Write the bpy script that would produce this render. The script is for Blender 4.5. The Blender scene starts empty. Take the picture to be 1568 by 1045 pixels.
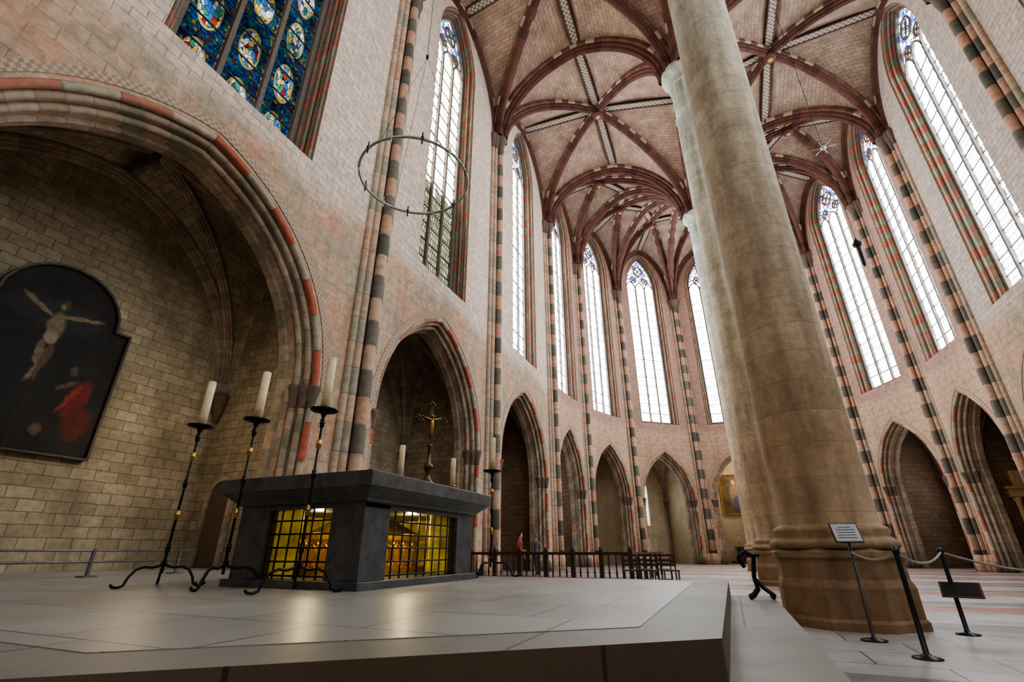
import bpy, math, random
from mathutils import Vector, Matrix
from mathutils.geometry import tessellate_polygon
random.seed(5)
F=-0.99; P=-0.38
pi=math.pi
# ------------------------------------------------------------------ node helpers
def nd(nt,t,ins=None,**at):
    n=nt.nodes.new(t)
    for k,v in at.items(): setattr(n,k,v)
    if ins:
        for k,v in ins.items():
            s=n.inputs[k]
            if isinstance(v,bpy.types.NodeSocket): nt.links.new(v,s)
            else:
                if s.type=='RGBA' and len(v)==3: v=(*v,1)
                s.default_value=v
    return n
def mix(nt,f,a,b,bl='MIX'):
    return nd(nt,'ShaderNodeMix',{0:f,6:a,7:b},data_type='RGBA',blend_type=bl).outputs[2]
def math_(nt,op,a,b=0.0):
    return nd(nt,'ShaderNodeMath',{0:a,1:b},operation=op).outputs[0]
def mrange(nt,v,a,b,c=0.0,d=1.0):
    return nd(nt,'ShaderNodeMapRange',{'Value':v,'From Min':a,'From Max':b,'To Min':c,'To Max':d}).outputs[0]
def ramp(nt,f,stops,interp='LINEAR'):
    n=nd(nt,'ShaderNodeValToRGB',{0:f}); cr=n.color_ramp; cr.interpolation=interp
    while len(cr.elements)<len(stops): cr.elements.new(0.5)
    for e,(p,c) in zip(cr.elements,stops): e.position=p; e.color=(*c,1)
    return n.outputs[0]
def uvs(nt): return nd(nt,'ShaderNodeTexCoord').outputs['UV']
def objc(nt): return nd(nt,'ShaderNodeTexCoord').outputs['Object']
def noise(nt,v,s,d=4.0,r=.55): return nd(nt,'ShaderNodeTexNoise',{'Vector':v,'Scale':s,'Detail':d,'Roughness':r}).outputs[0]
def warp(nt,v,s,a):
    c=nd(nt,'ShaderNodeTexNoise',{'Vector':v,'Scale':s,'Detail':3.0}).outputs[1]
    q=nd(nt,'ShaderNodeVectorMath',{0:c,1:(.5,.5,.5)},operation='SUBTRACT').outputs[0]
    q=nd(nt,'ShaderNodeVectorMath',{0:q,'Scale':a},operation='SCALE').outputs[0]
    return nd(nt,'ShaderNodeVectorMath',{0:v,1:q},operation='ADD').outputs[0]
def vscale(nt,v,s): return nd(nt,'ShaderNodeVectorMath',{0:v,1:s},operation='MULTIPLY').outputs[0]
def brick(nt,v,c1,c2,cm,bw,bh,ms=.012,off=.5):
    n=nd(nt,'ShaderNodeTexBrick',{'Vector':v,'Color1':c1,'Color2':c2,'Mortar':cm,'Scale':1.0,'Brick Width':bw,'Row Height':bh,'Mortar Size':ms,'Mortar Smooth':.2})
    n.offset=off; return n
def M(name,rough=.8,metal=0.0,col=None,spec=None):
    m=bpy.data.materials.new(name); m.use_nodes=True; nt=m.node_tree; b=nt.nodes['Principled BSDF']
    b.inputs['Roughness'].default_value=rough; b.inputs['Metallic'].default_value=metal
    if spec is not None: b.inputs['Specular IOR Level'].default_value=spec
    if col:
        o=objc(nt); f=noise(nt,o,9.0)
        c=mix(nt,mrange(nt,f,.3,.7),tuple(x*.8 for x in col),tuple(min(1,x*1.15) for x in col))
        nt.links.new(c,b.inputs['Base Color'])
    return m,nt,b
def setc(nt,b,c): nt.links.new(c,b.inputs['Base Color'])
def bump(nt,b,h,s=.3,d=.02):
    n=nd(nt,'ShaderNodeBump',{'Height':h,'Strength':s,'Distance':d}); nt.links.new(n.outputs[0],b.inputs['Normal'])
def simple(name,col,rough=.7,metal=0.0,spec=None): return M(name,rough,metal,col,spec)[0]
def stains(nt,v,c,amt=1.0):
    a=noise(nt,vscale(nt,v,(1.3,.22,1)),1.0,6.0,.65)
    c=mix(nt,mrange(nt,a,.50,.68,0,.5*amt),c,(.16,.12,.085))
    d=noise(nt,v,.55,8.0,.7)
    c=mix(nt,mrange(nt,d,.52,.70,0,.45*amt),c,(.24,.175,.115))
    e=noise(nt,v,7.0,6.0,.7)
    return mix(nt,1.0,c,ramp(nt,e,[(.3,(.76,.74,.72)),(.62,(1.10,1.09,1.08))]),'MULTIPLY')

def mat_wall(name,u1,u2,um,l1,l2,lm,split=9.2,patch=True):
    m,nt,b=M(name,.85)
    v=uvs(nt); vw=warp(nt,v,2.5,.035)
    z=nd(nt,'ShaderNodeSeparateXYZ',{0:v}).outputs[1]
    bu=brick(nt,vw,u1,u2,um,.50,.25,.012); bl=brick(nt,vw,l1,l2,lm,.70,.34,.010)
    n1=noise(nt,v,.45,5.0,.6); n2=noise(nt,v,3.0,6.0,.6)
    lo=bl.outputs[0]
    if patch:
        n3=noise(nt,v,.8,5.0,.6)
        lo=mix(nt,mrange(nt,n3,.48,.58,0,.6),lo,(.37,.37,.29))
        n4=noise(nt,nd(nt,'ShaderNodeVectorMath',{0:v,1:(13,7,0)},operation='ADD').outputs[0],.6,5.0,.6)
        lo=mix(nt,mrange(nt,n4,.50,.60,0,.65),lo,(.62,.34,.23))
    lo=stains(nt,v,lo,.75)
    up=stains(nt,v,bu.outputs[0],.25)
    f=mrange(nt,math_(nt,'ADD',z,math_(nt,'MULTIPLY',n1,2.0)),split+.8,split+1.5)
    c=mix(nt,f,lo,up)
    c=mix(nt,1.0,c,ramp(nt,n2,[(.25,(.72,.69,.67)),(.7,(1.1,1.08,1.06))]),'MULTIPLY')
    setc(nt,b,c); bump(nt,b,math_(nt,'SUBTRACT',n2,bu.outputs[1]),.35,.02)
    return m
def mat_brick(name,c1,c2,cm,bw,bh,dark=.65,rough=.85,spec=None,ms=.012,st=0.0):
    m,nt,b=M(name,rough,spec=spec); v=uvs(nt)
    vw=warp(nt,v,2.5,.04) if st else v
    bb=brick(nt,vw,c1,c2,cm,bw,bh,ms); n2=noise(nt,v,1.2,6.0,.6); n3=noise(nt,v,.25,3.0,.5)
    c=bb.outputs[0]
    if st: c=stains(nt,v,c,st)
    c=mix(nt,1.0,c,ramp(nt,n2,[(.25,(dark,dark,dark*.97)),(.7,(1.1,1.1,1.1))]),'MULTIPLY')
    c=mix(nt,1.0,c,ramp(nt,n3,[(.3,(.75,.72,.7)),(.65,(1.1,1.1,1.1))]),'MULTIPLY')
    setc(nt,b,c); bump(nt,b,math_(nt,'SUBTRACT',n2,bb.outputs[1]),.4,.02)
    return m
def mat_voussoir(name,cols,step,axis=0,rough=.8,coord='UV'):
    m,nt,b=M(name,rough)
    v=nd(nt,'ShaderNodeTexCoord').outputs[coord]
    s=nd(nt,'ShaderNodeSeparateXYZ',{0:v}).outputs[axis]
    q=math_(nt,'MULTIPLY',s,1/step); fl=math_(nt,'FLOOR',q); fr=math_(nt,'FRACT',q)
    par=math_(nt,'MODULO',math_(nt,'ABSOLUTE',fl),2.0)
    wn=nd(nt,'ShaderNodeTexWhiteNoise',{'W':fl},noise_dimensions='1D').outputs[0]
    k=len(cols)//2
    ca=ramp(nt,wn,[(i/k,cols[i]) for i in range(k)],'CONSTANT')
    cb=ramp(nt,wn,[(i/(len(cols)-k),cols[k+i]) for i in range(len(cols)-k)],'CONSTANT')
    c=mix(nt,par,ca,cb)
    j=math_(nt,'LESS_THAN',fr,.045)
    c=mix(nt,math_(nt,'MULTIPLY',j,.5),c,(.12,.1,.08))
    n2=noise(nt,v,5.0,5.0); c=mix(nt,1.0,c,ramp(nt,n2,[(.25,(.65,.65,.65)),(.7,(1.15,1.15,1.15))]),'MULTIPLY')
    setc(nt,b,c); return m

W_L=mat_wall('wall_limewash_brick',(.78,.68,.60),(.68,.57,.49),(.42,.33,.26),(.60,.42,.30),(.52,.41,.30),(.33,.25,.18))
W_R=mat_wall('wall_grey_brick',(.64,.56,.51),(.52,.45,.40),(.30,.25,.22),(.60,.41,.28),(.50,.37,.26),(.28,.20,.14))
W_A=mat_wall('wall_pink_brick',(.50,.30,.25),(.41,.27,.22),(.30,.21,.18),(.62,.42,.30),(.54,.40,.29),(.32,.24,.17),patch=False)
CH_D=mat_brick('chapel_ashlar',(.50,.43,.31),(.37,.31,.21),(.19,.15,.10),.46,.235,.6,ms=.009,st=.9)
CH_B=mat_brick('chapel_brown_stone',(.30,.20,.125),(.24,.165,.11),(.12,.085,.055),.5,.27,st=.9)
CH_C=mat_brick('chapel_cream_plaster',(.60,.53,.38),(.58,.51,.37),(.5,.44,.32),1.2,.6,.8,st=.6)
WEB_L=mat_brick('vault_brick_pink',(.47,.32,.25),(.36,.25,.19),(.19,.135,.10),.5,.24,.62,st=.35)
WEB_A=mat_brick('vault_brick_brown',(.41,.295,.225),(.32,.235,.18),(.17,.125,.095),.5,.24,.62,st=.35)
RIB=mat_voussoir('rib_red_brown',[(.095,.028,.019),(.13,.046,.03),(.07,.026,.02),(.11,.045,.032)],.55)
RIBE=mat_voussoir('rib_cream_edge',[(.45,.33,.24),(.19,.085,.06),(.12,.05,.035),(.14,.06,.04)],.55)
def mk_band(name,ca,cb,s=.16):
    m,nt,b=M(name,.85); v=uvs(nt)
    ch=nd(nt,'ShaderNodeTexChecker',{'Vector':v,'Scale':1/s,'Color1':ca,'Color2':cb}).outputs[0]
    n=noise(nt,v,3.0); c=mix(nt,mrange(nt,n,.35,.7,.2,.7),ch,tuple((x+y)/2 for x,y in zip(ca,cb)))
    setc(nt,b,c); return m
BAND=mk_band('ridge_painted_band',(.52,.45,.36),(.06,.05,.045),.13)
AB=mk_band('arch_painted_band',(.52,.41,.31),(.28,.20,.14),.075)
VR=mat_voussoir('voussoir_red_cream',[(.48,.13,.08),(.42,.18,.12),(.52,.42,.31),(.40,.36,.27)],.95)
VG=mat_voussoir('voussoir_grey_tan',[(.38,.28,.20),(.33,.27,.195),(.25,.21,.155),(.42,.33,.25)],.45)
WJ=mat_voussoir('window_jamb_polychrome',[(.36,.13,.08),(.33,.17,.115),(.20,.18,.13),(.24,.24,.16)],.55)
ST=mat_voussoir('respond_striped_stone',[(.52,.31,.21),(.54,.38,.27),(.11,.11,.09),(.17,.15,.12)],.78,axis=1)
ST2=mat_voussoir('respond_tan_stone',[(.56,.40,.29),(.48,.36,.26),(.52,.33,.23),(.37,.33,.25)],.78,axis=1)
CAP=simple('capital_stone',(.14,.10,.075),.8)
STONE=simple('tracery_stone',(.17,.14,.12),.8)
LEAD=simple('window_iron',(.05,.05,.06),.6)

def mat_drum():
    m,nt,b=M('column_drum_stone',.7)
    v=nd(nt,'ShaderNodeTexCoord').outputs['Object']
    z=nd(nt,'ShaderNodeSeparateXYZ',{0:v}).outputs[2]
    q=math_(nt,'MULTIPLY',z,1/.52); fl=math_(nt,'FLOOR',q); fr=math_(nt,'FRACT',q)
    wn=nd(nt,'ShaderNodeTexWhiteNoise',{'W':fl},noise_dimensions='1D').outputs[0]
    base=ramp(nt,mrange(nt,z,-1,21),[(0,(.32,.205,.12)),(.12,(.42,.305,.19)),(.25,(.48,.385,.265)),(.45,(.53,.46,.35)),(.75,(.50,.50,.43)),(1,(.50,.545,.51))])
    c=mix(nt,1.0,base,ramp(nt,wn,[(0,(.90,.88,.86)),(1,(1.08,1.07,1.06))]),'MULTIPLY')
    vs=vscale(nt,v,(2.2,2.2,.35))
    n=noise(nt,vs,1.3,8.0,.62); n2=noise(nt,v,9.0,8.0,.65); n3=noise(nt,v,1.6,8.0,.66)
    c=mix(nt,1.0,c,ramp(nt,n,[(.35,(.70,.66,.61)),(.6,(1.10,1.09,1.08))]),'MULTIPLY')
    c=mix(nt,1.0,c,ramp(nt,n3,[(.35,(.78,.75,.71)),(.58,(1.06,1.06,1.06))]),'MULTIPLY')
    c=mix(nt,1.0,c,ramp(nt,n2,[(.3,(.80,.80,.80)),(.62,(1.06,1.06,1.06))]),'MULTIPLY')
    j=math_(nt,'LESS_THAN',fr,.025); c=mix(nt,math_(nt,'MULTIPLY',j,.4),c,(.1,.08,.06))
    setc(nt,b,c); bump(nt,b,math_(nt,'ADD',n3,n2),.5,.03); return m
DRUM=mat_drum()

def mat_glass(name,kind,s,u0=0,lw=1.0):
    m=bpy.data.materials.new(name); m.use_nodes=True; nt=m.node_tree
    nt.nodes.clear()
    out=nt.nodes.new('ShaderNodeOutputMaterial')
    v=uvs(nt); sx=nd(nt,'ShaderNodeSeparateXYZ',{0:v}); z=sx.outputs[1]
    def stained(sc,st,le=.06,vv=None):
        vv=vv or v
        vo=nd(nt,'ShaderNodeTexVoronoi',{'Vector':vv,'Scale':sc})
        de=nd(nt,'ShaderNodeTexVoronoi',{'Vector':vv,'Scale':sc},feature='DISTANCE_TO_EDGE')
        r=nd(nt,'ShaderNodeSeparateColor',{0:vo.outputs['Color']}).outputs[0]
        c=ramp(nt,r,st,'CONSTANT')
        return mix(nt,math_(nt,'LESS_THAN',de.outputs[0],le),c,(.002,.002,.002))
    topst=[(0,(.02,.05,.22)),(.18,(.35,.42,.5)),(.5,(.18,.03,.015)),(.58,(.03,.08,.25)),(.68,(.6,.62,.6)),(.9,(.85,.9,.95))]
    if kind=='clear':
        br=brick(nt,v,(1.0,.98,.95),(.42,.48,.52),(.012,.016,.02),.16,.30,.022,0.5)
        c=br.outputs[0]
        nn=noise(nt,v,.8,3.0); c=mix(nt,1.0,c,ramp(nt,nn,[(.35,(.6,.63,.66)),(.6,(1.1,1.1,1.1))]),'MULTIPLY')
        c=mix(nt,mrange(nt,z,24.4,24.6),c,mix(nt,1.0,stained(5.0,topst),(.45,.45,.45),'MULTIPLY'))
    elif kind=='warm':
        br=brick(nt,v,(1,.95,.82),(.55,.54,.44),(.012,.012,.01),.16,.30,.022,0.5)
        c=br.outputs[0]
        lo=brick(nt,v,(.06,.06,.035),(.02,.022,.014),(.004,.004,.003),.16,.30,.024,0.5).outputs[0]
        n=noise(nt,v,1.1,2.0)
        c=mix(nt,mrange(nt,math_(nt,'ADD',z,math_(nt,'MULTIPLY',n,5.0)),17.4,18.0),lo,c)
        c=mix(nt,mrange(nt,z,24.4,24.6),c,mix(nt,1.0,stained(5.0,topst),(.45,.45,.45),'MULTIPLY'))
    else:
        lu=math_(nt,'FRACT',math_(nt,'MULTIPLY',math_(nt,'SUBTRACT',sx.outputs[0],u0),1/lw))
        cu=math_(nt,'ABSOLUTE',math_(nt,'SUBTRACT',lu,.5))
        # stacked figure niches, 1.9 m high, seen against deep blue-green diaper
        H=1.9
        zl=math_(nt,'FRACT',math_(nt,'MULTIPLY',z,1/H)); 
        dx=math_(nt,'MULTIPLY',cu,lw); dz=math_(nt,'MULTIPLY',math_(nt,'SUBTRACT',zl,.52),H*.42)
        dd=math_(nt,'SQRT',math_(nt,'ADD',math_(nt,'MULTIPLY',dx,dx),math_(nt,'MULTIPLY',dz,dz)))
        vs=vscale(nt,v,(1.0,.45,1))
        ground=stained(12.0,[(0,(.006,.018,.06)),(.30,(.010,.040,.13)),(.52,(.012,.07,.07)),(.68,(.03,.09,.05)),(.78,(.10,.012,.01)),(.84,(.16,.12,.03)),(.90,(.02,.06,.10))],.04)
        fig=stained(10.0,[(0,(.55,.62,.66)),(.22,(.70,.45,.10)),(.36,(.05,.22,.16)),(.50,(.30,.03,.02)),(.60,(.04,.16,.40)),(.76,(.50,.50,.42)),(.9,(.06,.08,.10))],.04,vs)
        bord=brick(nt,v,(.16,.02,.012),(.36,.26,.06),(.003,.003,.003),.08,.14,.012,0.5).outputs[0]
        c=mix(nt,math_(nt,'LESS_THAN',dd,.27),ground,fig)
        c=mix(nt,math_(nt,'LESS_THAN',math_(nt,'ABSOLUTE',math_(nt,'SUBTRACT',dd,.29)),.018),c,(.30,.24,.07))
        c=mix(nt,math_(nt,'GREATER_THAN',cu,.425),c,bord)
        n=noise(nt,v,.9,3.0); c=mix(nt,1.0,c,ramp(nt,n,[(.40,(.45,.45,.5)),(.62,(2.0,2.0,2.1))]),'MULTIPLY')
    e=nd(nt,'ShaderNodeEmission',{'Color':c,'Strength':s})
    nt.links.new(e.outputs[0],out.inputs[0]); return m
G_CLEAR=mat_glass('glass_clear_leaded','clear',27.0)
G_WARM=mat_glass('glass_old_leaded','warm',17.0)
G_BACK=mat_glass('glass_clear_dimmed','clear',8.0)  # clear glass again, emission dimmed to weaken fill light from behind
G_ST=mat_glass('glass_stained','st',1.1,3.65,1.1333)

# ------------------------------------------------------------------ mesh builder
class MB:
    def __init__(s): s.v=[];s.f=[];s.uv=[];s.m=[];s.sm=[];s.mats=[]
    def mi(s,mat):
        if mat not in s.mats: s.mats.append(mat)
        return s.mats.index(mat)
    def face(s,pts,uv,mat,sm=False):
        i=len(s.v); s.v+= [tuple(p) for p in pts]; s.f.append(list(range(i,i+len(pts))))
        if uv is None: uv=[(p[0]+p[1],p[2]) for p in pts]
        s.uv.append(uv); s.m.append(s.mi(mat)); s.sm.append(sm)
    def grid(s,rows,mat,uvrows=None,sm=True,close=False):
        for i in range(len(rows)-1):
            a,b=rows[i],rows[i+1]; n=len(a)
            for j in range(n if close else n-1):
                k=(j+1)%n
                if uvrows: uv=[uvrows[i][j],uvrows[i][k] if k else uvrows[i][j],uvrows[i+1][k] if k else uvrows[i+1][j],uvrows[i+1][j]]
                else: uv=None
                mm=mat[j] if isinstance(mat,list) else mat
                s.face([a[j],a[k],b[k],b[j]],uv,mm,sm)
    def tube(s,path,r,mat,n=8,sm=True,caps=True,closed=False):
        path=[Vector(p) for p in path]; N=len(path)
        rr=r if isinstance(r,(list,tuple)) else [r]*N
        T=[]
        for i in range(N):
            a=path[(i-1)%N] if (closed or i>0) else path[i]; b=path[(i+1)%N] if (closed or i<N-1) else path[i]
            t=(b-a); T.append(t.normalized() if t.length>1e-9 else Vector((0,0,1)))
        up=Vector((0,0,1)) if abs(T[0].z)<.9 else Vector((1,0,0))
        nrm=(up-T[0]*up.dot(T[0])).normalized(); rows=[];uvr=[];L=0
        for i in range(N):
            nrm=(nrm-T[i]*nrm.dot(T[i])).normalized(); bi=T[i].cross(nrm)
            if i: L+=(path[i]-path[i-1]).length
            rows.append([path[i]+(nrm*math.cos(2*pi*k/n)+bi*math.sin(2*pi*k/n))*rr[i] for k in range(n)])
            uvr.append([(L,rr[i]*2*pi*k/n) for k in range(n)])
        if closed: rows.append(rows[0]); uvr.append(uvr[0])
        s.grid(rows,mat,uvr,sm,True)
        if caps and not closed:
            s.face(rows[0][::-1],None,mat); s.face(rows[-1],None,mat)
    def sweep(s,path,prof,side,mats,sm=False,u0=0):
        path=[Vector(p) for p in path]; side=Vector(side).normalized(); rows=[];uvr=[];L=u0
        acc=[0]
        for k in range(1,len(prof)): acc.append(acc[-1]+math.dist(prof[k],prof[k-1]))
        for i,p in enumerate(path):
            a=path[max(0,i-1)]; b=path[min(len(path)-1,i+1)]
            T=(b-a).normalized(); N=side.cross(T).normalized()
            if i: L+=(path[i]-path[i-1]).length
            rows.append([p+side*x+N*y for x,y in prof]); uvr.append([(L,q) for q in acc])
        s.grid(rows,mats,uvr,sm)
    def lathe(s,c,prof,mat,n=20,sm=True,rot=0,sx=1,sy=1):
        rows=[];uvr=[]
        for r,z in prof:
            rows.append([(c[0]+sx*r*math.cos(2*pi*k/n+rot),c[1]+sy*r*math.sin(2*pi*k/n+rot),c[2]+z) for k in range(n)])
            uvr.append([(2*pi*k/n*max(r,.1),c[2]+z) for k in range(n)])
        s.grid(rows,mat,uvr,sm,True)
        if prof[-1][0]>1e-4: s.face(rows[-1],None,mat)
        if prof[0][0]>1e-4: s.face(rows[0][::-1],None,mat)
    def box(s,c,d,mat,rz=0,top=1.0,M4=None):
        x,y,z=[q/2 for q in d]; cs,sn=math.cos(rz),math.sin(rz)
        def tr(a,b,h,k=1):
            p=Vector((c[0]+(a*cs-b*sn)*k,c[1]+(a*sn+b*cs)*k,c[2]+h)); return M4@p if M4 else p
        B=[tr(-x,-y,-z),tr(x,-y,-z),tr(x,y,-z),tr(-x,y,-z)]; T=[tr(-x,-y,z,top),tr(x,-y,z,top),tr(x,y,z,top),tr(-x,y,z,top)]
        def u(a,b): return [(0,0),(a,0),(a,b),(0,b)]
        s.face(B[::-1],u(d[0],d[1]),mat); s.face(T,u(d[0],d[1]),mat)
        for i in range(4):
            j=(i+1)%4; s.face([B[i],B[j],T[j],T[i]],u(d[0] if i%2==0 else d[1],d[2]),mat)
    def prism(s,poly,z0,z1,mat,matside=None):
        ms=matside or mat
        t=tessellate_polygon([[Vector((x,y,0)) for x,y in poly]])
        for tri in t:
            s.face([(*poly[i],z1) for i in tri],[poly[i] for i in tri],mat)
        L=0
        for i in range(len(poly)):
            a=poly[i];b=poly[(i+1)%len(poly)]; d=math.dist(a,b)
            s.face([(*a,z0),(*b,z0),(*b,z1),(*a,z1)],[(L,z0),(L+d,z0),(L+d,z1),(L,z1)],ms); L+=d
    def obj(s,name,bev=0,parent=None):
        me=bpy.data.meshes.new(name); me.from_pydata(s.v,[],s.f)
        for m in s.mats: me.materials.append(m)
        uvl=me.uv_layers.new(name='UVMap'); k=0
        flat=[]
        for u in s.uv:
            for q in u: flat+= [q[0],q[1]]
        uvl.data.foreach_set('uv',flat)
        me.polygons.foreach_set('material_index',s.m); me.polygons.foreach_set('use_smooth',s.sm)
        import bmesh
        bm=bmesh.new(); bm.from_mesh(me); bmesh.ops.remove_doubles(bm,verts=bm.verts,dist=.0004)
        bm.to_mesh(me); bm.free(); me.update()
        o=bpy.data.objects.new(name,me); bpy.context.scene.collection.objects.link(o)
        if bev:
            b=o.modifiers.new('b','BEVEL'); b.width=bev; b.segments=2; b.limit_method='ANGLE'
        if parent: o.parent=parent
        return o

def outline(cx,hw,zb,zs,za,n=12):
    h=za-zs; R=(hw*hw+h*h)/(2*hw); pts=[(cx-hw,zb),(cx-hw,zs)]
    a1=math.atan2(h,hw-R)
    for i in range(1,n+1):
        a=pi+(a1-pi)*i/n; pts.append((cx-hw+R+R*math.cos(a),zs+R*math.sin(a)))
    left=pts[:]
    for p in reversed(left[:-1]): pts.append((2*cx-p[0],p[1]))
    return pts

class Frame:
    def __init__(s,A,B,inside):
        s.A=Vector((*A,0)); s.B=Vector((*B,0)); s.L=(s.B-s.A).length; s.e=(s.B-s.A).normalized()
        n=Vector((s.e.y,-s.e.x,0))
        if n.dot(Vector((*inside,0))-s.A)>0: n=-n
        s.n=n
    def p(s,u,d,z): 
        q=s.A+s.e*u+s.n*d; return Vector((q.x,q.y,z))

# ------------------------------------------------------------------ plan
LX=-9.1; RX=12.4
pts=[(LX,-9.6),(LX,-.3),(LX,10.1),(LX,19),(LX,27.8),(-8.6,34.2),(-6.3,40),(-1.5,44),(4.8,44),(9.6,40),(12.0,34.2),(RX,27.8),(RX,19),(RX,10.1),(RX,-.3),(RX,-9.6)]
C0=(1.5,-9.6);C1=(1.5,-1.8);C2=(1.45,9.35);C3=(1.5,18.9);CP=(1.5,31.2)
center=(1.5,20)
ZS=22.4; ZT=27.7; ZB=28.3
# ------------------------------------------------------------------ vault
def curve(c,p,zs,zt,off,n=14):
    c=Vector((c[0],c[1])); p=Vector((p[0],p[1])); d=(p-c).normalized(); st=c+d*off; r=[]
    for i in range(n+1):
        a=i/n*pi/2; s=1-math.cos(a); q=st.lerp(p,s)
        r.append(Vector((q.x,q.y,zs+(zt-zs)*(math.sin(a)*.9+.1*s))))
    return r
def web(mb,c,p1,z1,p2,z2,zs,off,mat,nl=6):
    A=curve(c,p1,zs,z1,off); B=curve(c,p2,zs,z2,off); rows=[];uvr=[];L=0
    pm=None
    for a,b in zip(A,B):
        m=(a+b)/2
        if pm is not None: L+=(m-pm).length
        pm=m; w=(a-b).length
        row=[];ur=[]
        for k in range(nl+1):
            t=k/nl; q=a.lerp(b,t); q.z+=.18*math.sin(pi*t)*min(1,w/3); row.append(q); ur.append(((t-.5)*w,L))
        rows.append(row); uvr.append(ur)
    mb.grid(rows,mat,uvr,True)
RP=[(-.23,.02),(-.23,-.10),(-.16,-.13),(-.15,-.24),(-.09,-.27),(-.08,-.36),(0,-.43),(.08,-.36),(.09,-.27),(.15,-.24),(.16,-.13),(.23,-.10),(.23,.02)]
RM=[RIBE,RIBE,RIB,RIB,RIB,RIB,RIB,RIB,RIB,RIB,RIBE,RIBE]
RMC=[VG]*12
RS=1.35
def rib(mb,c,p,zs,zt,off,sc=1.0,mats=None):
    path=curve(c,p,zs,zt,off,18); sc*=RS
    d=Vector((p[0]-c[0],p[1]-c[1],0)).normalized(); side=Vector((0,0,1)).cross(d)
    N=side.cross(d); sg=1 if N.z>0 else -1
    mb.sweep(path,[(a*sc,b*sc*sg) for a,b in RP],side,mats or RM,False)
def band(mb,a,za,b,zb,w=.20):
    A=Vector((*a,za-.03)); B=Vector((*b,zb-.03)); n=8; d=(B-A); d.z=0; s=Vector((-d.y,d.x,0)).normalized()
    L=d.length; rows=[];uvr=[]
    for i in range(n+1):
        q=A.lerp(B,i/n); rows.append([q-s*w,q+s*w]); uvr.append([(L*i/n,0),(L*i/n,.39)])
    mb.grid(rows,BAND,uvr,False)
    for sg in (-1,1): mb.tube([A+s*sg*(w+.03)-Vector((0,0,.02)),B+s*sg*(w+.03)-Vector((0,0,.02))],.045,RIB,6)
def mid(a,b): return ((a[0]+b[0])/2,(a[1]+b[1])/2)
GOLDP=simple('boss_gilt',(.50,.25,.05),.5)
def boss(mb,c,z,r=.32,g=True):
    mb.lathe((c[0],c[1],z),[(r*.5,-.72),(r,-.65),(r,-.5),(r*.8,-.3),(r*.8,0)],RIB if g else VG,12)
    if g: mb.lathe((c[0],c[1],z),[(.02,-.76),(r*.4,-.75),(r*.45,-.7)],GOLDP,10)
def quad_bay(wm,rm,a,b,c,d,mat,zs=ZS,zt=ZT,zb=ZB,offw=.12,offc=.5,sc=1.0,bands=True,isc=(0,0,1,1),wallribs=True,mats=None):
    B=((a[0]+b[0]+c[0]+d[0])/4,(a[1]+b[1]+c[1]+d[1])/4)
    cs=[a,b,c,d]; ap=[mid(a,b),mid(b,c),mid(c,d),mid(d,a)]
    for i,p in enumerate(cs):
        o=offc if isc[i] else offw
        web(wm,p,B,zb,ap[i],zt,zs,o,mat); web(wm,p,B,zb,ap[i-1],zt,zs,o,mat)
        rib(rm,p,B,zs,zb,o,sc,mats)
        for e in (i,(i-1)%4):
            if e==0: 
                if wallribs: rib(rm,p,ap[e],zs,zt,o,sc*.7,mats)
            else: rib(rm,p,ap[e],zs,zt,o,sc*1.15 if e!=2 else sc*1.25,mats)
    if bands:
        for q in ap: band(rm,B,zb,q,zt)
    boss(rm,B,zb,.36*sc,mats is None)
wm=MB(); rm=MB()
Lp=[pts[0],pts[1],pts[2],pts[3],pts[4]]; Rp=[pts[15],pts[14],pts[13],pts[12],pts[11]]
Cs=[C0,C1,C2,C3,CP]
for i in range(4):
    quad_bay(wm,rm,Lp[i],Lp[i+1],Cs[i+1],Cs[i],WEB_L)
    quad_bay(wm,rm,Rp[i],Rp[i+1],Cs[i+1],Cs[i],WEB_A)
for i in range(4,11):
    a,b=pts[i],pts[i+1]; W=mid(a,b); B=(CP[0]+.66*(W[0]-CP[0]),CP[1]+.66*(W[1]-CP[1])); Ma=mid(CP,a); Mb=mid(CP,b)
    for p,m in ((a,Ma),(b,Mb)):
        web(wm,p,B,ZB,W,ZT,ZS,.12,WEB_A); web(wm,p,B,ZB,m,ZT,ZS,.12,WEB_A); web(wm,CP,B,ZB,m,ZT,ZS,.5,WEB_A)
        rib(rm,p,B,ZS,ZB,.12); rib(rm,p,W,ZS,ZT,.12,.7)
        band(rm,B,ZB,m,ZT)
    rib(rm,CP,B,ZS,ZB,.5); band(rm,B,ZB,W,ZT); boss(rm,B,ZB)
for i in range(5,11):
    rib(rm,CP,mid(CP,pts[i]),ZS,ZT,.5); rib(rm,pts[i],mid(CP,pts[i]),ZS,ZT,.12)
for c in Cs[1:]: rm.lathe((c[0],c[1],0),[(.55,ZS),(.5,ZS+1.5),(.62,ZS+3.2),(.2,ZS+4.2)],RIB,16)
wm.obj('ceiling'); rm.obj('vault_ribs')

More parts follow.
